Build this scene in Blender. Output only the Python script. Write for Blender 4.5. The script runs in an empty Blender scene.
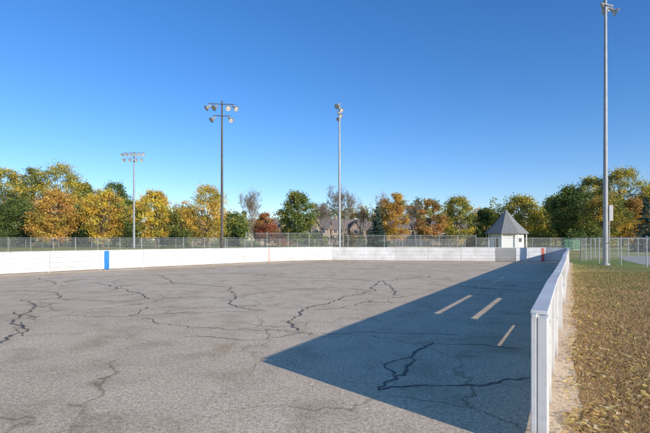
import bpy, math, random
import numpy as np
from mathutils import Vector, Matrix, Euler
random.seed(7); rng=np.random.default_rng(7)
C=bpy.context.scene.collection
F=450.0; CX=325.0; HZ=240.0; EYE=1.65
def P(px,d): return ((px-CX)/F*d, d)
def G(px,py):
    d=EYE*F/(py-HZ); return ((px-CX)/F*d, d)

# ---------------------------------------------------------------- materials
def mat(name, col=(.5,.5,.5), rough=.7, metal=0.0, var=0.0, scale=5.0, bump=0.0, bscale=40.0, attr=None, trans=0.0, spec=0.3):
    m=bpy.data.materials.new(name); m.use_nodes=True
    nt=m.node_tree; N=nt.nodes; L=nt.links
    b=N['Principled BSDF']; out=N['Material Output']
    b.inputs['Roughness'].default_value=rough; b.inputs['Metallic'].default_value=metal
    b.inputs['Specular IOR Level'].default_value=spec
    geo=N.new('ShaderNodeNewGeometry')
    if attr:
        a=N.new('ShaderNodeAttribute'); a.attribute_name=attr; csock=a.outputs['Color']
    else:
        r=N.new('ShaderNodeRGB'); r.outputs[0].default_value=(*col,1); csock=r.outputs[0]
    if var>0:
        n=N.new('ShaderNodeTexNoise'); n.inputs['Scale'].default_value=scale; n.inputs['Detail'].default_value=6
        L.new(geo.outputs['Position'],n.inputs['Vector'])
        mr=N.new('ShaderNodeMapRange'); mr.inputs[1].default_value=.3; mr.inputs[2].default_value=.7
        mr.inputs[3].default_value=1-var; mr.inputs[4].default_value=1+var*.6
        L.new(n.outputs['Fac'],mr.inputs[0])
        mx=N.new('ShaderNodeVectorMath'); mx.operation='SCALE'
        L.new(csock,mx.inputs[0]); L.new(mr.outputs[0],mx.inputs['Scale']); csock=mx.outputs[0]
    L.new(csock,b.inputs['Base Color'])
    if bump>0:
        n2=N.new('ShaderNodeTexNoise'); n2.inputs['Scale'].default_value=bscale; n2.inputs['Detail'].default_value=5
        L.new(geo.outputs['Position'],n2.inputs['Vector'])
        bp=N.new('ShaderNodeBump'); bp.inputs['Strength'].default_value=bump; bp.inputs['Distance'].default_value=.01
        L.new(n2.outputs['Fac'],bp.inputs['Height']); L.new(bp.outputs[0],b.inputs['Normal'])
    if trans>0:
        t=N.new('ShaderNodeBsdfTranslucent'); L.new(csock,t.inputs[0])
        ms=N.new('ShaderNodeMixShader'); ms.inputs[0].default_value=trans
        L.new(b.outputs[0],ms.inputs[1]); L.new(t.outputs[0],ms.inputs[2]); L.new(ms.outputs[0],out.inputs[0])
    return m

def noise(nt,vec,scale,detail=6,rough=.5,dist=0):
    n=nt.nodes.new('ShaderNodeTexNoise'); n.inputs['Scale'].default_value=scale; n.inputs['Detail'].default_value=detail
    n.inputs['Roughness'].default_value=rough; n.inputs['Distortion'].default_value=dist
    nt.links.new(vec,n.inputs['Vector']); return n.outputs['Fac']
def ramp(nt,fac,stops):
    r=nt.nodes.new('ShaderNodeValToRGB'); e=r.color_ramp.elements
    while len(e)<len(stops): e.new(.5)
    for i,(p,c) in enumerate(stops):
        e[i].position=p; e[i].color=(*c,1) if len(c)==3 else c
    nt.links.new(fac,r.inputs[0]); return r.outputs[0]
def mixc(nt,fac,a,b,mode='MIX'):
    m=nt.nodes.new('ShaderNodeMix'); m.data_type='RGBA'; m.blend_type=mode
    for s,v in ((m.inputs[0],fac),(m.inputs[6],a),(m.inputs[7],b)):
        if hasattr(v,'links'): nt.links.new(v,s)
        elif isinstance(v,tuple): s.default_value=(*v,1)
        else: s.default_value=v
    return m.outputs[2]

def asphalt_mat():
    m=mat('aged_asphalt',rough=.9,spec=.12); nt=m.node_tree; b=nt.nodes['Principled BSDF']
    pos=nt.nodes['Geometry'].outputs['Position']
    big=noise(nt,pos,.16,5,.55,.6); med=noise(nt,pos,1.3,6,.65,.3); fine=noise(nt,pos,24,4,.8); grit=noise(nt,pos,80,3,.8)
    c=ramp(nt,big,[(.3,(.66,.50,.33)),(.5,(.74,.57,.385)),(.7,(.79,.625,.44))])
    c2=ramp(nt,med,[(.3,(.78,.765,.74)),(.5,(1,1,1)),(.72,(1.1,1.09,1.07))])
    c=mixc(nt,1.0,c,c2,'MULTIPLY')
    c3=ramp(nt,fine,[(.32,(.58,.56,.53)),(.5,(1,1,1)),(.68,(1.34,1.32,1.29))])
    c=mixc(nt,.85,c,c3,'MULTIPLY')
    c4=ramp(nt,grit,[(.33,(.36,.34,.31)),(.5,(1,1,1)),(.66,(1.45,1.43,1.38))])
    c=mixc(nt,.85,c,c4,'MULTIPLY')
    st=ramp(nt,noise(nt,pos,.45,5,.6,.8),[(.58,(1,1,1)),(.70,(.84,.79,.72))])
    c=mixc(nt,1.0,c,st,'MULTIPLY')
    v=nt.nodes.new('ShaderNodeTexVoronoi'); v.feature='DISTANCE_TO_EDGE'; v.inputs['Scale'].default_value=.33
    wv=nt.nodes.new('ShaderNodeTexNoise'); wv.inputs['Scale'].default_value=1.2; wv.inputs['Detail'].default_value=5
    nt.links.new(pos,wv.inputs['Vector'])
    av=nt.nodes.new('ShaderNodeVectorMath'); av.operation='MULTIPLY_ADD'; nt.links.new(wv.outputs['Color'],av.inputs[0]); av.inputs[1].default_value=(1.6,1.6,0)
    nt.links.new(pos,av.inputs[2]); nt.links.new(av.outputs[0],v.inputs['Vector'])
    cr=ramp(nt,v.outputs['Distance'],[(.0,(.52,.48,.43)),(.005,(.7,.67,.62)),(.010,(1,1,1))])
    msk=ramp(nt,noise(nt,pos,.22,3),[(.42,(0,0,0)),(.55,(1,1,1))])
    c=mixc(nt,msk,c,mixc(nt,1.0,c,cr,'MULTIPLY'))
    nt.links.new(c,b.inputs['Base Color'])
    bp=nt.nodes.new('ShaderNodeBump'); bp.inputs['Strength'].default_value=.45; bp.inputs['Distance'].default_value=.003
    nt.links.new(grit,bp.inputs['Height']); nt.links.new(bp.outputs[0],b.inputs['Normal'])
    return m
def ground_mat():
    m=mat('dry_autumn_grass',rough=.95,spec=.1); nt=m.node_tree; b=nt.nodes['Principled BSDF']
    pos=nt.nodes['Geometry'].outputs['Position']
    big=noise(nt,pos,.05,4); med=noise(nt,pos,.6,6,.65); fine=noise(nt,pos,18,4,.75)
    near=ramp(nt,med,[(.3,(.36,.22,.11)),(.5,(.47,.30,.14)),(.7,(.36,.28,.11))])
    far=ramp(nt,big,[(.35,(.22,.28,.07)),(.5,(.40,.36,.13)),(.65,(.54,.42,.19))])
    sep=nt.nodes.new('ShaderNodeSeparateXYZ'); nt.links.new(pos,sep.inputs[0])
    mr=nt.nodes.new('ShaderNodeMapRange'); mr.inputs[1].default_value=16; mr.inputs[2].default_value=27
    nt.links.new(sep.outputs[1],mr.inputs[0])
    c=mixc(nt,mr.outputs[0],near,far)
    f=ramp(nt,fine,[(.3,(.5,.5,.47)),(.5,(1,1,1)),(.7,(1.4,1.38,1.3))])
    c=mixc(nt,1.0,c,f,'MULTIPLY'); nt.links.new(c,b.inputs['Base Color'])
    bp=nt.nodes.new('ShaderNodeBump'); bp.inputs['Strength'].default_value=.8; bp.inputs['Distance'].default_value=.03
    nt.links.new(fine,bp.inputs['Height']); nt.links.new(bp.outputs[0],b.inputs['Normal'])
    return m
def paint_mat(nm='weathered_white_paint',k=1.0):
    m=mat(nm,rough=.6,spec=.3); nt=m.node_tree; b=nt.nodes['Principled BSDF']
    pos=nt.nodes['Geometry'].outputs['Position']
    n1=noise(nt,pos,1.1,6,.6); n2=noise(nt,pos,9,6,.7)
    c=ramp(nt,n1,[(.3,(.60*k,.585*k,.56*k)),(.6,(.78*k,.77*k,.745*k))])
    ch=ramp(nt,n2,[(.30,(.35,.31,.26)),(.36,(.88,.87,.85)),(.5,(1,1,1))])
    c=mixc(nt,1.0,c,ch,'MULTIPLY')
    oi=nt.nodes.new('ShaderNodeObjectInfo'); rv=ramp(nt,oi.outputs['Random'],[(0,(.84,.84,.83)),(1,(1.0,1.0,1.0))])
    c=mixc(nt,1.0,c,rv,'MULTIPLY')
    sep=nt.nodes.new('ShaderNodeSeparateXYZ'); nt.links.new(pos,sep.inputs[0])
    mr=nt.nodes.new('ShaderNodeMapRange'); mr.inputs[1].default_value=0; mr.inputs[2].default_value=.24; mr.inputs[3].default_value=.65; mr.inputs[4].default_value=0
    nt.links.new(sep.outputs[2],mr.inputs[0])
    c=mixc(nt,mr.outputs[0],c,(.42*k,.36*k,.28*k)); nt.links.new(c,b.inputs['Base Color'])
    bp=nt.nodes.new('ShaderNodeBump'); bp.inputs['Strength'].default_value=.3; bp.inputs['Distance'].default_value=.004
    nt.links.new(n2,bp.inputs['Height']); nt.links.new(bp.outputs[0],b.inputs['Normal'])
    return m
def mesh_mat(name,pitch=.06,w=.05):
    m=bpy.data.materials.new(name); m.use_nodes=True; nt=m.node_tree; N=nt.nodes; L=nt.links
    b=N['Principled BSDF']; b.inputs['Base Color'].default_value=(.5,.51,.51,1); b.inputs['Metallic'].default_value=.2; b.inputs['Roughness'].default_value=.5
    uv=N.new('ShaderNodeUVMap'); sep=N.new('ShaderNodeSeparateXYZ'); L.new(uv.outputs[0],sep.inputs[0])
    res=[]
    for sg in ('ADD','SUBTRACT'):
        a=N.new('ShaderNodeMath'); a.operation=sg; L.new(sep.outputs[0],a.inputs[0]); L.new(sep.outputs[1],a.inputs[1])
        d=N.new('ShaderNodeMath'); d.operation='DIVIDE'; L.new(a.outputs[0],d.inputs[0]); d.inputs[1].default_value=pitch
        f=N.new('ShaderNodeMath'); f.operation='FRACT'; L.new(d.outputs[0],f.inputs[0])
        l=N.new('ShaderNodeMath'); l.operation='LESS_THAN'; L.new(f.outputs[0],l.inputs[0]); l.inputs[1].default_value=w
        res.append(l.outputs[0])
    mx=N.new('ShaderNodeMath'); mx.operation='MAXIMUM'; L.new(res[0],mx.inputs[0]); L.new(res[1],mx.inputs[1])
    t=N.new('ShaderNodeBsdfTransparent'); ms=N.new('ShaderNodeMixShader')
    L.new(mx.outputs[0],ms.inputs[0]); L.new(t.outputs[0],ms.inputs[1]); L.new(b.outputs[0],ms.inputs[2]); L.new(ms.outputs[0],N['Material Output'].inputs[0])
    return m

M=dict(
 asphalt=asphalt_mat(), ground=ground_mat(), paint=paint_mat(),
 tar=mat('crack_tar',(.20,.165,.13),.8,var=.35,scale=6),
 blue=mat('blue_paint',(.02,.19,.55),.5,var=.2), red=mat('red_paint',(.62,.16,.12),.5,var=.3,scale=9), faded=mat('faded_red_paint',(.62,.36,.31),.6,var=.3,scale=9),
 pole=mat('galvanised_steel',(.33,.34,.34),.5,.3,var=.15,scale=2), wood=mat('dark_brown_grey_pole',(.12,.105,.095),.9,var=.3,scale=3),
 box=mat('grey_enamel',(.38,.38,.37),.5,var=.1), lamp=mat('lamp_aluminium',(.42,.42,.41),.4,.5,var=.1), glass=mat('lamp_glass',(.55,.56,.56),.15,0,spec=.6),
 leaf=mat('leaf',attr='col',rough=.7,trans=.3,spec=.2), bark=mat('bark',(.15,.115,.085),.95,var=.35,scale=8),
 greybark=mat('grey_bark',(.26,.22,.185),.95,var=.3,scale=8),
 litter=mat('litter',attr='col',rough=.8,trans=.2,spec=.2),
 chain=mesh_mat('chain_link'), fpost=mat('fence_post_steel',(.42,.43,.42),.5,.3,var=.1),
 roof=mat('grey_shingle',(.24,.24,.23),.9,var=.25,scale=3), white=mat('white_siding',(.75,.74,.71),.7,var=.1),
 dark=mat('dark_opening',(.03,.03,.035),.4), win=mat('window_glass',(.05,.06,.07),.1,spec=.7),
 green=mat('green_enamel',(.04,.14,.07),.5,var=.1), grey_panel=paint_mat('grey_panel_paint',.42),
 gravel=mat('pale_gravel',(.5,.45,.36),.95,var=.25,scale=3,bump=.4),
)
def hmat(n,c): return mat(n,c,.85,var=.15,scale=1.5)

# ---------------------------------------------------------------- mesh builder
class MB:
    def __init__(s): s.v=[]; s.f=[]
    def add(s,vs,fs):
        o=len(s.v); s.v+= [tuple(v) for v in vs]; s.f+=[tuple(i+o for i in f) for f in fs]
    def box(s,lo,hi,m=None):
        x0,y0,z0=lo; x1,y1,z1=hi
        vs=[(x0,y0,z0),(x1,y0,z0),(x1,y1,z0),(x0,y1,z0),(x0,y0,z1),(x1,y0,z1),(x1,y1,z1),(x0,y1,z1)]
        if m is not None: vs=[m@Vector(v) for v in vs]
        s.add(vs,[(0,3,2,1),(4,5,6,7),(0,1,5,4),(1,2,6,5),(2,3,7,6),(3,0,4,7)])
    def tube(s,a,b,r0,r1,n=8,cap=True):
        a=Vector(a); b=Vector(b); d=(b-a)
        if d.length<1e-6: return
        d.normalize(); u=d.orthogonal().normalized(); w=d.cross(u)
        vs=[]
        for p,r in((a,r0),(b,r1)):
            for i in range(n):
                t=2*math.pi*i/n; vs.append(p+(u*math.cos(t)+w*math.sin(t))*r)
        fs=[(i,(i+1)%n,n+(i+1)%n,n+i) for i in range(n)]
        if cap: fs+= [tuple(range(n-1,-1,-1)),tuple(range(n,2*n))]
        s.add(vs,fs)
    def lathe(s,a,d,prof,n=16):
        a=Vector(a); d=Vector(d).normalized(); u=d.orthogonal().normalized(); w=d.cross(u); vs=[]
        for (t,r) in prof:
            for i in range(n):
                q=2*math.pi*i/n; vs.append(a+d*t+(u*math.cos(q)+w*math.sin(q))*r)
        fs=[(k*n+i,k*n+(i+1)%n,(k+1)*n+(i+1)%n,(k+1)*n+i) for k in range(len(prof)-1) for i in range(n)]
        s.add(vs,fs)
    def obj(s,name,m,parent=None,loc=(0,0,0),bevel=0,smooth=False,rz=0):
        me=bpy.data.meshes.new(name); me.from_pydata(s.v,[],s.f); me.materials.append(m); me.update()
        if smooth: me.shade_smooth()
        o=bpy.data.objects.new(name,me); C.objects.link(o); o.location=loc; o.rotation_euler[2]=rz
        if parent: o.parent=parent
        if bevel:
            b=o.modifiers.new('b','BEVEL'); b.width=bevel; b.segments=2; b.limit_method='ANGLE'
        return o
def root(name,loc,label,cat,group=None,rz=0):
    e=bpy.data.objects.new(name,None); e.empty_display_size=.3; C.objects.link(e); e.location=loc; e.rotation_euler[2]=rz
    e['label']=label; e['category']=cat
    if group: e['group']=group
    return e
def quads(name,verts,cols,m,parent=None,k=4,loc=(0,0,0)):
    n=len(verts)//k
    me=bpy.data.meshes.new(name); me.vertices.add(n*k); me.vertices.foreach_set('co',np.asarray(verts,dtype=np.float32).ravel())
    me.loops.add(n*k); me.loops.foreach_set('vertex_index',np.arange(n*k,dtype=np.int32))
    me.polygons.add(n); me.polygons.foreach_set('loop_start',np.arange(0,n*k,k,dtype=np.int32))
    me.update(calc_edges=True)
    a=me.color_attributes.new('col','FLOAT_COLOR','POINT'); cc=np.ones((n*k,4),dtype=np.float32); cc[:,:3]=np.repeat(cols,k,axis=0)
    a.data.foreach_set('color',cc.ravel()); me.materials.append(m)
    o=bpy.data.objects.new(name,me); C.objects.link(o); o.location=loc
    if parent: o.parent=parent
    return o
def sheet(name,pts,z,m,label):
    me=bpy.data.meshes.new(name); me.from_pydata([(x,y,z) for x,y in pts],[],[tuple(range(len(pts)))]); me.materials.append(m)
    o=bpy.data.objects.new(name,me); C.objects.link(o); o['kind']='structure'; o['label']=label; return o

# ---------------------------------------------------------------- ground
mb=MB(); 
xs=[-2500,-300,-60,0,60,300,2500]
for i in range(6):
    for j in range(6):
        mb.add([(xs[i],xs[j],0),(xs[i+1],xs[j],0),(xs[i+1],xs[j+1],0),(xs[i],xs[j+1],0)],[(0,1,2,3)])
g=mb.obj('ground',M['ground']); g['kind']='structure'; g['label']='dry autumn grass field of the park'
K=.549
edge=[]
for i in range(180):
    d=-8+i*.235
    if d>33.4: break
    edge.append((.04+K*d+random.uniform(-.035,.035)+.05*math.sin(d*1.7),d))
pts=edge+[(17.6,34.0),(16.5,34.6),(.6,37.1),(-2,36.2),(-5,34.2),(-16,21.3),(-31,2),(-38,-8)]
sheet('asphalt_pavement',pts,.004,M['asphalt'],'aged tan grey asphalt rink surface with sealed cracks')
sheet('gravel_path',[(24,36),(21.2,30),(22,24),(30,10),(34,10),(26,26),(26,33),(33,42),(60,50),(60,53),(30,46)],.008,M['gravel'],'pale gravel path beside the chain link fence')
def ribbon(mb,pix,w=.05,wob=.12):
    p=[Vector((*G(*q),0)) for q in pix]; out=[]
    for a,b in zip(p[:-1],p[1:]):
        n=max(2,int((b-a).length/.09)); pr=(b-a).normalized(); pr=Vector((-pr.y,pr.x,0))
        for i in range(n): out.append((a.lerp(b,i/n),pr))
    out.append((p[-1],out[-1][1])); ph=random.uniform(0,9); off=0; vs=[]
    for i,(q,pr) in enumerate(out):
        off=off*.86+random.uniform(-wob,wob)*.55
        ww=w*(.2+.55*abs(math.sin(i*.21+ph))+random.uniform(0,.45)); c=q+pr*off
        if i in(0,len(out)-1): ww*=.2
        vs.append((c.x-pr.x*ww,c.y-pr.y*ww,.008)); vs.append((c.x+pr.x*ww,c.y+pr.y*ww,.008))
    mb.add(vs,[(2*i,2*i+2,2*i+3,2*i+1) for i in range(len(out)-1)])
mb=MB()
R=lambda pix,w=.05,wob=.12: ribbon(mb,pix,w*.5,wob)
R([(24,300),(34,306),(18,322),(24,330),(0,344)],.06); R([(14,312),(36,318)],.045); R([(0,291),(28,290),(60,293),(72,300)],.05)
R([(18,322),(10,332),(28,336)],.03)
R([(95,283),(128,290),(150,299),(118,302)],.06); R([(150,307),(128,316),(190,312)],.04)
R([(228,287),(236,297),(225,305),(262,311)],.055); R([(236,297),(270,292)],.05)
R([(382,281),(372,291),(335,300),(298,312),(293,321),(306,331)],.06); R([(298,312),(345,308),(372,300)],.035)
R([(140,318),(200,327),(300,332),(380,333),(460,334)],.024,.16); R([(60,316),(140,318)],.025,.16)
R([(306,331),(262,341),(180,338)],.022); 
R([(436,343),(412,349),(420,362),(392,376),(378,391)],.055); R([(378,391),(420,386),(470,385),(528,378)],.045); R([(392,376),(385,366),(410,356)],.035)
R([(520,350),(470,345),(436,343)],.025)
R([(240,273),(300,278),(382,281),(440,276)],.06,.2); R([(0,282),(80,277),(160,275),(240,273)],.06,.2); R([(410,283),(470,287),(530,292)],.05)
R([(400,296),(382,281)],.05); R([(160,275),(175,283),(228,287)],.05); R([(340,300),(410,303)],.03,.16); R([(270,292),(330,287),(372,291)],.04,.16)
R([(40,278),(62,286),(95,283)],.04,.16); R([(72,300),(118,302)],.03,.16); R([(190,312),(262,311)],.025,.16)
o=mb.obj('crack_sealant',M['tar']); o['kind']='structure'; o['label']='dark tar sealant lines filling asphalt cracks'

# ---------------------------------------------------------------- rink boards
BND=[.03,.23,.485,.75,1.05]
def panel(rt,A,B,slits=(),studs=True,seed=0,m=None,name='board_panel'):
    rr=random.Random(seed); A=Vector(A); B=Vector(B); L=(B-A).length; ang=math.atan2(B.y-A.y,B.x-A.x)
    loc=(A.x-rt.location.x,A.y-rt.location.y,0)
    mb=MB(); g=.009
    for i in range(4):
        lo=BND[i]+(slits[i]/2 if slits and slits[i] else g/2); hi=BND[i+1]-(slits[i+1]/2 if slits and i<3 and slits[i+1] else g/2)
        dy=rr.uniform(-.007,.007); e=rr.uniform(.004,.01)
        mb.box((e,-.04+dy,lo),(L-e,dy,hi))
    mb.obj(name,m or M['paint'],rt,loc,bevel=.004,rz=ang)
    if studs:
        n=max(1,round(L/1.2))
        for k in range(1,n):
            mb=MB(); x=L*k/n+rr.uniform(-.04,.04); mb.box((x-.02,-.105+rr.uniform(-.01,.01),.03),(x+.02,-.048,1.045)); mb.obj('stud',M['paint'],rt,loc,bevel=.003,rz=ang)
    mb=MB(); mb.box((-.045,-.12,-.05),(.045,-.048,1.052)); mb.obj('post',M['paint'],rt,loc,bevel=.004,rz=ang)
    mb=MB(); t=rr.uniform(-.006,.006); mb.box((.003,-.115,1.056),(L-.003,.012,1.092+t)); mb.obj('cap_rail',M['paint'],rt,loc,bevel=.005,rz=ang)
    return loc,ang,L
def stripe(rt,loc,ang,x,w,m):
    mb=MB(); mb.box((x,.009,.035),(x+w,.015,1.04)); mb.obj('painted_stripe',m,rt,loc,rz=ang)
rd=[3.6,6.4,8.18,11.62,15,18.4,21.8,25.2,28.6,31.2,32.6]
rp=[(-.32+K*d+random.uniform(-.028,.028)*(i>0),d) for i,d in enumerate(rd)]
rt=root('rink_board_wall',(rp[0][0],rp[0][1],0),'long white wooden rink board wall with gaps between planks','rink boards','rink board walls')
for i in range(len(rp)-1):
    sl=()
    if i==1: sl=(0,.022,0,0)
    if i==2: sl=(0,0,.048,.048)
    l,a,L=panel(rt,rp[i],rp[i+1],sl,studs=(i not in(1,2)),seed=i)
mb=MB(); mb.box((-.12,-.04,0),(-.01,.0,1.07)); mb.box((-.12,-.115,0),(-.05,-.045,1.05)); mb.obj('end_post',M['paint'],rt,(0,0,0),bevel=.005,rz=math.atan2(1,K))
ep=[rp[-1],(16.4,33.4),(15.2,33.55),(14.3,33.7),(12.85,33.95)]
x0,y0=ep[-1]; x1,y1=(.6,36.0); n=5
ep+=[(x0+(x1-x0)*k/n,y0+(y1-y0)*k/n) for k in range(1,n+1)]
et=root('rink_board_wall',(ep[0][0],ep[0][1],0),'white end board wall of the rink with one grey panel','rink boards','rink board walls')
for i in range(len(ep)-1):
    grey_panel=(i==3)  # one end-wall panel takes the darker grey version of the board material
    l,a,L=panel(et,ep[i],ep[i+1],seed=40+i,m=M['grey_panel'] if grey_panel else None,name='grey_panel' if grey_panel else 'board_panel')
    if i==1: stripe(et,l,a,.12,.2,M['red'])
lp=[(.6,36.0),(-1.6,35.45),(-4.1,33.75)]
def seg(a,b,n): return [(a[0]+(b[0]-a[0])*k/n,a[1]+(b[1]-a[1])*k/n) for k in range(1,n+1)]
lp+=seg((-4.1,33.75),(-12.4,24.85),5)+seg((-12.4,24.85),(-15.6,21.0),2)+seg((-15.6,21.0),(-28,4),8)
lp=[(x+random.uniform(-.02,.02),y) for x,y in lp]; lp[0]=(.6,36.0)
lt=root('rink_board_wall',(lp[0][0],lp[0][1],0),'long white rink board wall with blue stripe','rink boards','rink board walls')
for i in range(len(lp)-1):
    l,a,L=panel(lt,lp[i],lp[i+1],seed=80+i)
    if i==2: stripe(lt,l,a,.05,.13,M['faded'])
    if i==6: stripe(lt,l,a,max(0.05,L-.45),.27,M['blue'])

# ---------------------------------------------------------------- light poles
def floodlight(parent,pos,aim,s=1.0,nm='floodlight'):
    e=bpy.data.objects.new(nm,None); C.objects.link(e); e.parent=parent; e.location=pos
    a=Vector(aim).normalized()
    mb=MB(); mb.lathe((0,0,0),a,[(0,.02*s),(0,.12*s),(.14*s,.16*s),(.34*s,.31*s),(.42*s,.33*s),(.42*s,.30*s),(.34*s,.27*s)],18); mb.tube(-a*.28*s,-a*.001,.09*s,.11*s,10); mb.obj('lamp_shade',M['lamp'],e,smooth=False)
    mb=MB(); mb.lathe((0,0,0),a,[(.37*s,.285*s),(.385*s,.001)],18); mb.obj('lens',M['glass'],e)
    mb=MB(); mb.tube((0,0,.32*s),(0,0,.02*s),.03*s,.03*s,6); mb.obj('bracket',M['box'],e)
def lightpole(d,px,H,r,m,label,rows,g='sports field light poles'):
    x,y=P(px,d); rt=root('light_pole',(x,y,0),label,'light pole',g)
    mb=MB(); n=8
    for i in range(n): mb.tube((0,0,H*i/n-.3*(i==0)),(0,0,H*(i+1)/n),r*(1-.5*i/n),r*(1-.5*(i+1)/n),14,cap=(i==n-1))
    mb.obj('pole',m,rt,smooth=False)
    for (z,dirn,half,offs,s) in rows:
        dv=Vector(dirn).normalized(); mb=MB()
        mb.tube(dv*-half+Vector((0,-r*.9,z)),dv*half+Vector((0,-r*.9,z)),.05,.05,8); mb.obj('crossarm',m,rt)
        for o_,aim in offs:
            floodlight(rt,dv*o_+Vector((0,-r*.9,z-.32*s)),aim,s)
    return rt
lightpole(50,222,17.1,.17,M['wood'],'dark light pole with two lamp crossarms',
  [(16.7,(1,.1,0),1.45,[(-1.35,(-.7,-.4,-.55)),(-.6,(-.5,-.7,-.55)),(.6,(.5,-.7,-.55)),(1.35,(.7,-.4,-.55))],1.0),(15.4,(1,.1,0),.95,[(-.85,(-.6,-.5,-.6)),(.85,(.6,-.5,-.6))],.95)])
lightpole(50,339.5,16.8,.16,M['pole'],'slim grey steel light pole with narrow lamp cluster',
  [(16.5,(.15,1,0),1.2,[(-1.1,(-.5,-.6,-.5)),(0.3,(.5,-.5,-.5)),(1.1,(-.6,.4,-.5))],.85),(15.6,(.1,1,0),.8,[(-.7,(.5,-.5,-.6)),(.7,(-.5,-.5,-.6))],.8)])
lightpole(90,134,19.3,.24,M['pole'],'tall grey light pole with wide double row of floodlights',
  [(19.1,(1,0,0),2.1,[(o,(.1*o,-.8,-.5)) for o in(-2,-1.2,-.4,.4,1.2,2)],1.0),(18.0,(1,0,0),1.9,[(o,(.1*o,-.8,-.5)) for o in(-1.7,-.6,.6,1.7)],1.0)])
p=lightpole(29.7,605.5,18.2,.16,M['pole'],'tall grey steel light pole with electrical box in grass',
  [(17.75,(.35,1,0),1.1,[(-1.0,(.6,-.5,-.6)),(.95,(.7,.4,-.5))],.95),(17.1,(1,.3,0),.5,[(.45,(.8,-.2,-.6))],.85)])
mb=MB(); mb.box((.15,-.15,2.9),(.42,.12,3.95)); mb.obj('electrical_box',M['box'],p,bevel=.02)
mb=MB(); mb.tube((.19,-.1,.2),(.19,-.1,2.9),.03,.03,8); mb.obj('conduit',M['box'],p)
mb=MB(); mb.tube((0,0,-.1),(0,0,.12),.27,.25,18); mb.obj('footing',M['box'],p)

# ---------------------------------------------------------------- chain link fences
def fence(pts,h,label,sp=3.0,wm=.03):
    rt=root('chain_link_fence',(*pts[0],0),label,'fence','chain link fences')
    ox,oy=pts[0]; vs=[];uv=[];u=0; rail=MB(); posts=[]
    for (a,b) in zip(pts[:-1],pts[1:]):
        a=Vector((a[0]-ox,a[1]-oy,0)); b=Vector((b[0]-ox,b[1]-oy,0)); L=(b-a).length
        vs+=[a+Vector((0,0,.04)),b+Vector((0,0,.04)),b+Vector((0,0,h-.03)),a+Vector((0,0,h-.03))]; uv+=[(u,0),(u+L,0),(u+L,h),(u,h)]; u+=L
        rail.tube(a+Vector((0,0,h)),b+Vector((0,0,h)),wm*.8,wm*.8,6)
        n=max(1,round(L/sp))
        for k in range(n): posts.append(a.lerp(b,k/n))
    posts.append(b)
    me=bpy.data.meshes.new('wire_mesh'); me.from_pydata([tuple(v) for v in vs],[],[tuple(range(4*i,4*i+4)) for i in range(len(vs)//4)])
    ul=me.uv_layers.new(name='UVMap')
    for i,q in enumerate(uv): ul.data[i].uv=q
    me.materials.append(M['chain']); o=bpy.data.objects.new('wire_mesh',me); C.objects.link(o); o.parent=rt
    rail.obj('top_rail',M['fpost'],rt)
    mb=MB(); mb.tube((0,0,-.1),(0,0,h+.04),wm,wm,8); mb.lathe((0,0,h+.04),(0,0,1),[(0,wm*1.2),(.03,wm),(.05,.001)],8)
    p0=mb.obj('post',M['fpost'],rt,posts[0])
    for q in posts[1:]:
        c=p0.copy(); c.location=q; C.objects.link(c); c.parent=rt
fence([P(-60,60),P(120,61),P(246,62)],1.95,'low chain link fence around the ball field',3.0)
fence([P(246,62),P(330,62.5)],2.6,'taller chain link fence section behind the rink',3.0)
fence([P(330,64),P(476,63)],2.3,'chain link fence beyond the rink end boards',2.6)
fence([P(476,66),P(586,70)],1.95,'low chain link fence in front of the shelter',3.2)
fence([(19.6,34.5),(19.3,27),(20.4,18),(23,9)],1.8,'silver chain link fence beside the light pole',2.4,.035)
fence([(19.6,34.5),(24,40),(32,46),(60,58)],1.8,'silver chain link fence curving along the gravel path',2.6,.035)
fence([(-70,95),(-20,92),(30,96)],1.8,'distant chain link outfield fence',3.5)

# ---------------------------------------------------------------- trees
PAL=dict(
 yellow=[(.78,.58,.07),(.70,.50,.07),(.50,.44,.08)], gold=[(.72,.45,.08),(.62,.37,.08),(.46,.36,.08)],
 orange=[(.58,.30,.09),(.50,.26,.09),(.42,.28,.09)], rust=[(.48,.17,.09),(.38,.14,.08),(.40,.24,.10)],
 green=[(.15,.21,.05),(.20,.25,.06),(.12,.17,.045)], dark=[(.085,.13,.04),(.115,.16,.045),(.07,.105,.035)],
 olive=[(.29,.30,.07),(.38,.35,.08),(.21,.24,.06)], mix=[(.21,.26,.06),(.48,.40,.07),(.14,.19,.05)],
 brown=[(.40,.29,.17),(.46,.32,.16),(.30,.23,.14)], spruce=[(.07,.12,.085),(.10,.155,.11),(.05,.085,.06)])
def leafquads(cen,size,r):
    n=len(cen); a=r.normal(size=(n,3)); a/=np.linalg.norm(a,axis=1)[:,None]
    b=r.normal(size=(n,3)); b-= (a*b).sum(1)[:,None]*a; b/=np.linalg.norm(b,axis=1)[:,None]
    s=(size*r.uniform(.6,1.3,n))[:,None]
    v=np.stack([cen-a*s-b*s*.15,cen-b*s*.6+a*s*.1,cen+a*s,cen+b*s*.6],1)
    return v.reshape(-1,3)
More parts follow.
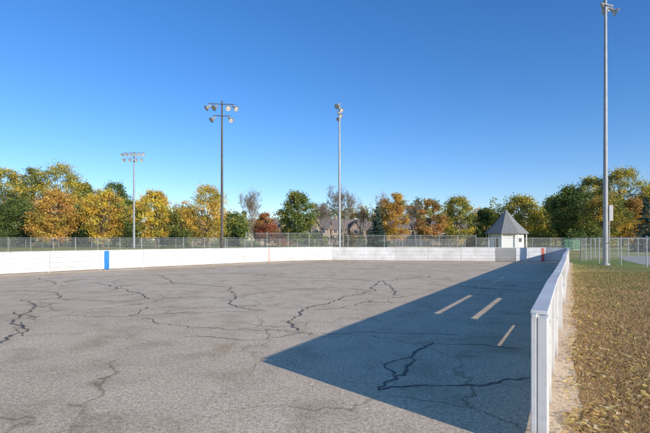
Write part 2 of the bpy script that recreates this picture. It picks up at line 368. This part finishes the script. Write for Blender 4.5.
def tree(px,d,top,wpx,pal,dens=1.0,low=.18,seed=0,label='tree',pal2=None,n_leaf=7000,shape=1.0):
    r=np.random.default_rng(seed+100); x,y=P(px,d); H=(HZ-top)/F*d+EYE; Rw=wpx/F*d/2*1.12
    rt=root('tree',(x,y,0),label,'tree','autumn trees along the park edge',rz=0)
    hb=H*low*.8; nc=int(120*min(1.5,max(.7,(H*Rw)/60)))
    shape=r.uniform(.85,1.25)
    cl=[]
    lobes=[(r.uniform(0,6.28),r.uniform(-.5,.9),r.uniform(.12,.34)) for _ in range(8)]
    while len(cl)<nc:
        t=r.uniform(0,1)**.9; ph=r.uniform(0,2*math.pi)
        prof=(math.sin(math.pi*min(1,.14+.82*t**shape)))**.7
        lob=1+sum(w*math.exp(-((((ph-a+math.pi)%(2*math.pi))-math.pi)**2)/.4-((2*t-1-b)**2)/.12) for a,b,w in lobes)-.17
        rad=Rw*prof*lob*r.uniform(.2,1.0)**.5*.88
        cl.append((rad*math.cos(ph),rad*math.sin(ph),hb+(H-hb)*(t*.93+.02)))
    cl=np.array(cl); rc=Rw*r.uniform(.09,.24,nc)
    pc=np.array(PAL[pal]); ci=r.integers(0,3,nc); cc=pc[ci]*r.uniform(.7,1.2,(nc,1))
    if pal2 is not None:
        p2=np.array(PAL[pal2]); w=r.uniform(0,1,nc)<.25+.2*(cl[:,2]>H*.6); cc[w]=p2[ci[w]]*r.uniform(.7,1.2,(w.sum(),1))
    N=int(n_leaf*dens); k=r.choice(nc,N,p=(rc**2)/np.sum(rc**2))
    dv=r.normal(size=(N,3)); dv/=np.linalg.norm(dv,axis=1)[:,None]; dv*= (r.uniform(.1,1,N)**.5)[:,None]
    dv*=np.array([1.2,1.2,.85]); cen=cl[k]+dv*rc[k][:,None]*(1+.4*r.normal(size=(N,1)))
    cen[:,2]=np.maximum(cen[:,2],.4)
    sz=max(.14,.00165*d)*r.uniform(.9,1.15)
    col=cc[k]*r.uniform(.75,1.25,(N,1))
    quads('crown',leafquads(cen,sz,r),np.clip(col,0,.85),M['leaf'],rt)
    mb=MB(); tr=max(.12,H*.017); pth=[Vector((0,0,-.2))]; 
    for i in range(1,6): pth.append(Vector((r.normal()*.03*H*i/6,r.normal()*.03*H*i/6,H*.8*i/5)))
    for i in range(5): mb.tube(pth[i],pth[i+1],tr*(1-.17*i)*(1.25 if i==0 else 1),tr*(1-.17*(i+1)),8,cap=False)
    for j in r.choice(nc,min(nc,34),replace=False):
        c=Vector(cl[j]); zt=max(H*.12,c.z*.62-.05*H); q=min(4,int(zt/(H*.8)*5)); f=zt/(H*.8)*5-q; s=pth[q].lerp(pth[q+1],min(1,f))
        md=s.lerp(c,.5)+Vector((0,0,-.03*H+r.normal()*.1)); mb.tube(s,md,tr*.4,tr*.24,5,cap=False); mb.tube(md,c,tr*.24,.02,5,cap=False)
    mb.obj('trunk',M['bark'],rt)
def baretree(px,d,top,wpx,pal,leaves,seed,label):
    r=random.Random(seed); rn=np.random.default_rng(seed); x,y=P(px,d); H=(HZ-top)/F*d+EYE; W=wpx/F*d/2
    rt=root('tree',(x,y,0),label,'tree','autumn trees along the park edge'); mb=MB(); tips=[]
    def grow(p,dr,L,rad,lev):
        q=p+dr*L; mb.tube(p,q,rad,rad*.7,5 if lev>2 else 3,cap=False)
        if lev==0: tips.append(q); return
        if lev<=2: tips.append(q)
        for _ in range(3 if lev>1 else 4):
            nd=(dr+Vector((r.gauss(0,.5),r.gauss(0,.5),r.gauss(.12,.3)))).normalized()
            grow(p.lerp(q,r.uniform(.55,1)),nd,L*r.uniform(.6,.85),max(.022,rad*.58),lev-1)
    mb.tube((0,0,-.2),(0,0,H*.2),H*.02,H*.016,8,cap=False)
    for a in range(4):
        t=a*1.57+r.uniform(0,.8); grow(Vector((0,0,H*.19)),Vector((math.cos(t)*.38,math.sin(t)*.38,.9)).normalized(),H*.27,H*.011,5)
    v=np.array(mb.v); zmax=np.percentile(v[:,2],99.7); rmax=np.percentile(np.hypot(v[:,0],v[:,1]),97)
    sc=np.array([W/rmax,W/rmax,H/zmax]); mb.v=[tuple(a*sc) for a in v]
    mb.obj('trunk',M['greybark'],rt)
    tp=np.array([tuple(t) for t in tips])*sc; N=leaves; cen=tp[rn.integers(0,len(tp),N)]+rn.normal(size=(N,3))*.3
    pc=np.array(PAL[pal]); quads('crown',leafquads(cen,.00125*d,rn),pc[rn.integers(0,3,N)]*rn.uniform(.7,1.2,(N,1)),M['leaf'],rt)
def conifer(px,d,top,wpx,seed,label,pal='spruce'):
    r=np.random.default_rng(seed); x,y=P(px,d); H=(HZ-top)/F*d+EYE; W=wpx/F*d/2
    rt=root('conifer_tree',(x,y,0),label,'tree','evergreen trees'); mb=MB(); mb.tube((0,0,-.2),(0,0,H*.97),H*.02,.02,8,cap=False)
    cs=[];cols=[]; pc=np.array(PAL[pal]); nb=int(H*22)
    for i in range(nb):
        t=r.uniform(0,1)**1.35; z=.25+t*(H-.4); L=W*(1-t)**.85*r.uniform(.7,1.08)+.08; a=r.uniform(0,6.283); m=int(10+L*26)
        s=r.uniform(.1,1,m); p=np.stack([np.cos(a)*s*L,np.sin(a)*s*L,z-s*L*.22+(s**3)*L*.12],1)+r.normal(size=(m,3))*np.array([.10,.10,.07])*(1.2-s[:,None]*.5)
        cs.append(p); cols.append(np.tile(pc[r.integers(0,3)]*r.uniform(.7,1.3),(m,1))*r.uniform(.8,1.2,(m,1)))
        mb.tube((0,0,z),(math.cos(a)*L*.8,math.sin(a)*L*.8,z-L*.12),.02,.008,3,cap=False)
    cen=np.concatenate(cs); quads('crown',leafquads(cen,.0012*d+.04,r),np.concatenate(cols),M['leaf'],rt)
    mb.obj('trunk',M['bark'],rt)

T=[ # px,d,top,w,pal,dens,low,label,pal2
 (4,130,166,50,'olive',1.2,.1,'tall olive green tree with yellowing crown','yellow'),
 (-22,120,170,60,'green',1.2,.1,'broad green tree at the park edge',None),
 (33,135,166,42,'mix',1.1,.1,'tall tree turning from green to yellow','olive'),
 (60,130,163,52,'yellow',1.25,.15,'tall bright yellow cottonwood tree','olive'),
 (84,140,182,36,'olive',1.0,.1,'olive green tree behind golden trees','green'),
 (114,140,181,40,'green',1.1,.1,'dark green rounded tree behind golden trees','dark'),
 (18,105,200,52,'green',1.0,.08,'low dark green tree at the park edge','dark'),
 (54,95,189,54,'gold',.95,.15,'golden orange autumn maple tree','orange'),
 (80,115,204,38,'green',.9,.08,'green tree between two golden maples','olive'),
 (103,98,188,44,'gold',.95,.15,'golden autumn maple tree on grass','yellow'),
 (130,125,200,34,'green',.9,.08,'green tree between golden maples','olive'),
 (155,98,190,42,'yellow',.9,.15,'yellow gold autumn tree on grass','gold'),
 (208,95,185,48,'gold',1.0,.15,'full golden yellow autumn maple','yellow'),
 (180,150,210,42,'olive',.8,.1,'olive tree in the far tree line','green'),
 (232,150,213,40,'green',.8,.1,'green tree in the far tree line','olive'),
 (297,100,192,42,'green',1.0,.15,'rounded green tree starting to yellow','olive'),
 (265,125,213,26,'rust',.7,.15,'small rusty red autumn tree','orange'),
 (395,108,192,34,'gold',.85,.15,'orange gold autumn tree near houses','orange'),
 (430,112,200,32,'orange',.75,.15,'orange brown autumn tree','olive'),
 (457,115,196,38,'olive',1.0,.12,'yellow green tree beside the ball field','yellow'),
 (486,130,208,32,'green',.9,.1,'green tree behind the shelter','olive'),
 (520,118,196,50,'yellow',1.05,.1,'golden green spreading tree by shelter','olive'),
 (548,150,208,34,'mix',.9,.1,'mixed green and gold tree at field edge',None),
 (572,105,185,44,'green',1.2,.08,'dark green dense tree beside golden trees','dark'),
 (592,115,175,42,'green',1.1,.08,'tall green tree with gold patches','yellow'),
 (622,112,166,56,'yellow',1.3,.1,'very tall bright yellow cottonwood','olive'),
 (602,95,197,46,'mix',1.0,.08,'green tree with golden lower branches','gold'),
 (556,140,195,36,'olive',.9,.1,'green tree in the far tree line','green'),
 (634,100,198,36,'gold',1.0,.1,'golden orange tree behind fence','orange'),
 (664,110,178,54,'green',1.1,.08,'broad green tree at the field edge','olive'),
 (690,100,182,56,'olive',1.0,.08,'olive green tree at the field edge','gold'),
 (-60,110,175,60,'gold',.9,.1,'golden autumn tree at the park edge','green'),
]
for i,t in enumerate(T):
    tree(t[0],t[1],t[2],t[3],t[4],t[5],t[6],seed=i*3+1,label=t[7],pal2=t[8],n_leaf=14000)
baretree(252,105,190,30,'brown',1100,3,'nearly bare grey tree with few leaves')
baretree(343,100,185,40,'brown',1300,5,'nearly bare spreading tree with brown leaves')
baretree(415,135,200,26,'orange',900,9,'thin half bare autumn tree')
baretree(384,125,193,26,'orange',900,12,'half bare orange autumn tree')
baretree(322,125,203,26,'brown',900,15,'thin half bare tree near townhouses')
baretree(362,130,206,26,'orange',1100,18,'thin half bare orange tree near townhouses')
conifer(377,88,206,28,4,'dark green spruce beside the fence'); conifer(646,62,196,30,6,'blue green spruce behind chain link fence'); conifer(472,120,212,18,8,'small dark spruce near the shelter')
conifer(234,115,224,16,10,'small dark evergreen behind the fence','dark')
def bush(px,d,h,w,pal,seed,label):
    r=np.random.default_rng(seed); x,y=P(px,d); rt=root('bush',(x,y,0),label,'bush','shrubs along the park edge')
    N=1500; nc=16; cl=np.stack([r.normal(size=nc)*w*.28,r.normal(size=nc)*w*.28,r.uniform(.25,.85,nc)*h],1); k=r.integers(0,nc,N)
    cen=cl[k]+r.normal(size=(N,3))*h*.14; cen[:,2]=np.abs(cen[:,2]); pc=np.array(PAL[pal])
    quads('foliage',leafquads(cen,.2,r),pc[r.integers(0,3,N)]*r.uniform(.6,1.3,(N,1)),M['leaf'],rt)
    mb=MB()
    for c in cl[:8]: mb.tube((0,0,-.1),tuple(c),.04,.01,4,cap=False)
    mb.obj('stem',M['bark'],rt)
LB={'rust':'red autumn shrub beyond the field fence','green':'low green shrub at park edge','olive':'low olive shrub at park edge','dark':'dark green shrub under trees','gold':'golden autumn shrub at park edge'}
for i,(px,d,h,w,pl) in enumerate([(281,120,4,4,'rust'),(289,125,3,4,'rust'),(176,110,3,5,'green'),(330,122,2.8,6,'olive'),(312,120,3.4,4,'green'),(352,122,3.2,6,'gold'),(366,120,2.6,5,'green'),(446,118,3,6,'green'),(470,120,4,7,'olive'),(545,110,3.4,6,'olive'),(585,92,3.5,7,'green'),(15,100,4,9,'dark'),(78,110,4,8,'green'),(130,112,4,8,'olive')]):
    bush(px,d,h,w,pl,300+i,LB[pl])
r=np.random.default_rng(55); N=120000; nc=1500
cxs=r.uniform(-260,260,nc); cy=r.uniform(195,245,nc); hh=14.5+3*np.sin(cxs*.05)+2.5*np.sin(cxs*.17+1)+r.normal(size=nc)*1.8
cz=hh*r.uniform(.1,1,nc)**.7; rr_=r.uniform(1.5,3.2,nc); pk=np.array([PAL[p][r.integers(0,3)] for p in r.choice(['olive','green','mix','gold','brown','orange','dark'],nc,p=[.3,.2,.15,.1,.14,.06,.05])])
k=r.integers(0,nc,N); dv=r.normal(size=(N,3)); dv/=np.linalg.norm(dv,axis=1)[:,None]; cen=np.stack([cxs,cy,cz],1)[k]+dv*rr_[k][:,None]*r.uniform(.3,1,(N,1)); cen[:,2]=np.maximum(cen[:,2],.2)
o=quads('distant_wood',leafquads(cen,.48,r),pk[k]*r.uniform(.7,1.2,(N,1)),M['leaf']); o['kind']='stuff'; o['label']='distant mixed autumn wood beyond the houses'

# ---------------------------------------------------------------- houses
def house(px,d,w,dp,hw,hr,wc,rc,rz,label,seed):
    x,y=P(px,d); rt=root('house',(x,y,0),label,'house','townhouses behind the park',rz=rz)
    wc=tuple(c*1.15 for c in wc); rc=tuple(c*1.7 for c in rc)
    mw=hmat('house_wall',wc); mr=hmat('house_roof',rc)
    mb=MB(); mb.box((-w/2,-dp/2,-.2),(w/2,dp/2,hw)); mb.add([(-w/2,-dp/2,hw),(-w/2,dp/2,hw),(-w/2,0,hw+hr*.96),(w/2,-dp/2,hw),(w/2,dp/2,hw),(w/2,0,hw+hr*.96)],[(0,2,1),(3,4,5)]); 
    gw=w*.3; gx=w*.18; mb.add([(gx-gw/2,-dp/2-.8,-.2),(gx+gw/2,-dp/2-.8,-.2),(gx+gw/2,-dp/2-.8,hw),(gx,-dp/2-.8,hw+hr*.7),(gx-gw/2,-dp/2-.8,hw),(gx-gw/2,-dp/2-.001,-.2),(gx+gw/2,-dp/2-.001,-.2),(gx+gw/2,-dp/2-.001,hw),(gx-gw/2,-dp/2-.001,hw)],[(0,1,2,3,4),(5,0,4,8),(1,6,7,2)])
    mb.obj('wall',mw,rt)
    mb=MB(); o=.5; t=.18
    for s in(-1,1):
        vs=[(-w/2-o,s*(dp/2+o),hw-.25),(w/2+o,s*(dp/2+o),hw-.25),(w/2+o,0,hw+hr),(-w/2-o,0,hw+hr)]
        mb.add(vs+[(a,b,c+t) for a,b,c in vs],[(0,1,2,3),(4,5,6,7),(0,1,5,4),(1,2,6,5),(3,0,4,7)])
    for s in(-1,1):
        vs=[(gx+s*(gw/2+.4),-dp/2-1.2,hw-.2),(gx,-dp/2-1.2,hw+hr*.74),(gx,-.5,hw+hr*.74),(gx+s*(gw/2+.4),-dp/2+.3,hw-.2)]
        mb.add(vs+[(a,b,c+t) for a,b,c in vs],[(0,1,2,3),(4,5,6,7),(0,1,5,4),(2,3,7,6)])
    rf=mb.obj('roof',mr,rt)
    mb=MB(); mb.box((-w*.3-.5,-.2,hw+hr*.5),(-w*.3+.5,.8,hw+hr+1.1)); mb.obj('chimney',mw,rf)
    for fl in range(2 if hw>5 else 1):
        for k in range(-2,3):
            wx=k*w*.19; yy=-dp/2-.03 if abs(wx-gx)>gw/2 else -dp/2-.83
            z=1.1+fl*2.7
            e=MB(); e.box((wx-.65,yy-.04,z),(wx+.65,yy+.02,z+1.4)); fr=e.obj('window',M['white'],rt)
            e=MB(); e.box((wx-.53,yy-.06,z+.12),(wx-.03,yy-.045,z+1.28)); e.box((wx+.03,yy-.06,z+.12),(wx+.53,yy-.045,z+1.28)); e.obj('window_pane',M['win'],fr)
hs=[(278,158,12,9,5.4,3.2,(.30,.22,.15),(.13,.10,.08),.1,'tan townhouse with brown gable roof'),
 (312,152,12,9,5.4,3.4,(.34,.27,.2),(.12,.10,.09),-.12,'beige townhouse with dark roof'),
 (346,158,12,9,5.4,3.4,(.28,.21,.16),(.13,.105,.09),.15,'brown townhouse with gable roof'),
 (374,165,11,9,5.4,3.0,(.33,.25,.18),(.14,.11,.09),-.05,'tan townhouse with low brown roof'),
 (412,152,12,9,5.4,3.4,(.36,.29,.21),(.13,.105,.09),-.1,'beige townhouse with brown roof'),
 (446,160,13,9,5.4,3.2,(.28,.2,.14),(.13,.11,.1),.05,'tan townhouse partly hidden by trees'),
 (182,160,16,9,5.4,3.2,(.32,.25,.18),(.15,.11,.09),.0,'beige townhouse behind golden trees')]
for i,h in enumerate(hs): house(*h,seed=i)

# ---------------------------------------------------------------- shelter
x,y=P(506,100); st=root('park_shelter',(x,y,0),'white octagonal park shelter with steep grey roof','shelter',rz=.2)
def ring(R_,z,n=8): return [(R_*math.cos(2*math.pi*i/n),R_*math.sin(2*math.pi*i/n),z) for i in range(n)]
mb=MB(); n=8; vs=ring(4.7,3.0)+ring(4.7,3.15)+ring(2.3,5.6)+ring(.35,8.0)+ring(.3,8.25); 
mb.add(vs,[(k*n+i,k*n+(i+1)%n,(k+1)*n+(i+1)%n,(k+1)*n+i) for k in range(4) for i in range(n)]+[tuple(range(n-1,-1,-1)),tuple(range(4*n,5*n))]); rf=mb.obj('roof',M['roof'],st)
mb=MB(); mb.tube((0,0,8.2),(0,0,8.7),.08,.02,8); mb.obj('finial',M['pole'],rf)
mb=MB(); vs=ring(3.7,-.1)+ring(3.7,3.02); mb.add(vs,[(i,(i+1)%n,n+(i+1)%n,n+i) for i in range(n)]); mb.obj('wall',M['white'],st)
for i in range(8):
    a=2*math.pi*i/8; mb=MB(); mb.tube((4.2*math.cos(a),4.2*math.sin(a),-.1),(4.2*math.cos(a),4.2*math.sin(a),3.0),.12,.12,8); mb.obj('column',M['white'],st)
for i in (4,6):
    a=2*math.pi*(i+.5)/8; R_=3.7*math.cos(math.pi/8); mt=Matrix.Rotation(a,4,'Z')
    mb=MB(); z0,z1=(0,2.1) if i==4 else (1.2,2.1); mb.box((R_+.005,-.5,z0),(R_+.05,.5,z1),mt); mb.obj('door' if i==4 else 'window',M['dark'],st)

def cabinet(px,d,label):
    x,y=P(px,d); c=root('utility_cabinet',(x,y,0),label,'utility cabinet','utility cabinets')
    mb=MB(); mb.box((-.8,-.6,-.05),(.8,.6,.1)); mb.obj('base',M['gravel'],c)
    mb=MB(); mb.box((-.7,-.5,.1),(.7,.5,1.7)); mb.box((-.75,-.55,1.703),(.75,.55,1.8)); mb.obj('body',M['green'],c,bevel=.03)
    mb=MB(); mb.box((-.62,-.53,.2),(-.02,-.505,1.6)); mb.box((.02,-.53,.2),(.62,-.505,1.6)); mb.obj('door',M['green'],c,bevel=.01)
cabinet(567,72,'green metal utility cabinet on the grass'); cabinet(574,73,'green metal utility cabinet on the grass')

# ---------------------------------------------------------------- grass blades and litter
r=np.random.default_rng(9)
def wallx(d): return -.21+K*d
N=120000; d=2.8+ (r.uniform(0,1,N)**1.7)*20; u=r.uniform(0,1,N)**.9*np.minimum(6,(.3*d+1.6)); x=wallx(d)+.24+u; 
patch=np.sin(x*1.9+np.sin(d*1.3)*1.5)+np.sin(d*2.3+x)*.8
keep=r.uniform(0,1,N)<np.clip(.3+u*.9+patch*.15,.05,1); d=d[keep];x=x[keep];patch=patch[keep];N=len(d)
h=r.uniform(.02,.055,N)*(1+d*.03); w=.0022+.0006*d; a=r.uniform(0,6.28,N); lx=r.normal(size=N)*h*.7; ly=r.normal(size=N)*h*.7
v=np.stack([np.stack([x-w*np.cos(a),d-w*np.sin(a),np.zeros(N)],1),np.stack([x+w*np.cos(a),d+w*np.sin(a),np.zeros(N)],1),np.stack([x+lx,d+ly,h],1)],1).reshape(-1,3)
pc=np.array([(.52,.33,.16),(.44,.28,.13),(.26,.28,.08),(.62,.45,.25)]); 
ci=r.choice(4,N,p=[.38,.32,.09,.21]); gr=(r.uniform(0,1,N)<np.clip((d-10)/18+patch*.12,0,.6)); ci[gr]=2
o=quads('grass',v,pc[ci]*r.uniform(.7,1.2,(N,1)),M['litter'],k=3); o['kind']='stuff'; o['label']='dry brown grass blades beside the rink boards'
def leaves(x,d,z,s,r):
    n=len(x); a=r.uniform(0,6.28,n); c=np.cos(a)*s; q=np.sin(a)*s; t=r.normal(size=(4,n))*.3*s; 
    P0=np.stack([x-c,d-q,z+np.abs(t[0])],1);P1=np.stack([x+q*.65,d-c*.65,z+np.abs(t[1])],1);P2=np.stack([x+c,d+q,z+np.abs(t[2])],1);P3=np.stack([x-q*.65,d+c*.65,z+np.abs(t[3])],1)
    return np.stack([P0,P1,P2,P3],1).reshape(-1,3)
N=15000; d=2.6+(r.uniform(0,1,N)**1.4)*26; u=np.abs(r.normal(.5,.42,N))*(1+d*.06); 
cl=np.sin(d*2.1+u*3)+np.sin(d*5.3-u*6); keep=cl+r.normal(size=N)*1.0>-.3; d=d[keep];u=u[keep]
xs1=wallx(d)+.13+u; d2=r.uniform(3,30,2500); x2=wallx(d2)+.3+r.uniform(0,9,2500)
n3=30; d3=6+r.uniform(0,1,n3)*22; x3=r.uniform(-.6,.48,n3)*d3
X=np.concatenate([xs1,x2,x3]); Dd=np.concatenate([d,d2,d3]); N=len(X)
Z=np.where(np.arange(N)<len(xs1)+2500,.024,.009); s=r.uniform(.016,.034,N)*(1+Dd*.014)
s[-n3:]*=.6
pc=np.array([(.80,.60,.20),(.74,.50,.14),(.58,.36,.13),(.80,.66,.38),(.42,.26,.12)])
o=quads('fallen_leaves',leaves(X,Dd,Z,s,r),pc[r.choice(5,N,p=[.27,.23,.19,.18,.13])]*r.uniform(.7,1.1,(N,1)),M['litter']); o['kind']='stuff'; o['label']='yellow fallen leaves scattered on the grass verge'

# ---------------------------------------------------------------- light, sky, camera
el=math.radians(16.5); sd=Vector((.69,-.73,0)).normalized(); sdir=Vector((sd.x*math.cos(el),sd.y*math.cos(el),math.sin(el)))
L=bpy.data.lights.new('sun','SUN'); L.energy=5.0; L.angle=math.radians(.5); L.color=(1,.945,.86)
lo=bpy.data.objects.new('sun',L); C.objects.link(lo); lo.rotation_euler=sdir.to_track_quat('Z','Y').to_euler()
w=bpy.data.worlds.new('World'); bpy.context.scene.world=w; w.use_nodes=True; nt=w.node_tree
bg=nt.nodes['Background']; sk=nt.nodes.new('ShaderNodeTexSky'); sk.sky_type='NISHITA'; sk.sun_disc=False; sk.sun_elevation=el; sk.sun_rotation=math.atan2(sd.x,sd.y)
sk.air_density=1.0; sk.dust_density=.35; sk.ozone_density=3.0; sk.altitude=300
hs_=nt.nodes.new('ShaderNodeHueSaturation'); hs_.inputs['Saturation'].default_value=1.24; hs_.inputs['Value'].default_value=1.2
tn=nt.nodes.new('ShaderNodeVectorMath'); tn.operation='MULTIPLY'; tn.inputs[1].default_value=(.95,.94,1.13)
nt.links.new(sk.outputs[0],hs_.inputs['Color']); nt.links.new(hs_.outputs[0],tn.inputs[0]); nt.links.new(tn.outputs[0],bg.inputs['Color']); bg.inputs[1].default_value=.145
cam=bpy.data.cameras.new('camera'); cam.sensor_width=36; cam.lens=F/650*36; cam.shift_y=(HZ-216.5)/650; cam.clip_end=6000; cam.clip_start=.05
co=bpy.data.objects.new('camera',cam); C.objects.link(co); co.location=(0,0,EYE); co.rotation_euler=(math.pi/2,0,0); bpy.context.scene.camera=co
sc=bpy.context.scene; sc.view_settings.view_transform='Standard'; sc.view_settings.look='None'; sc.view_settings.exposure=0; sc.view_settings.gamma=1
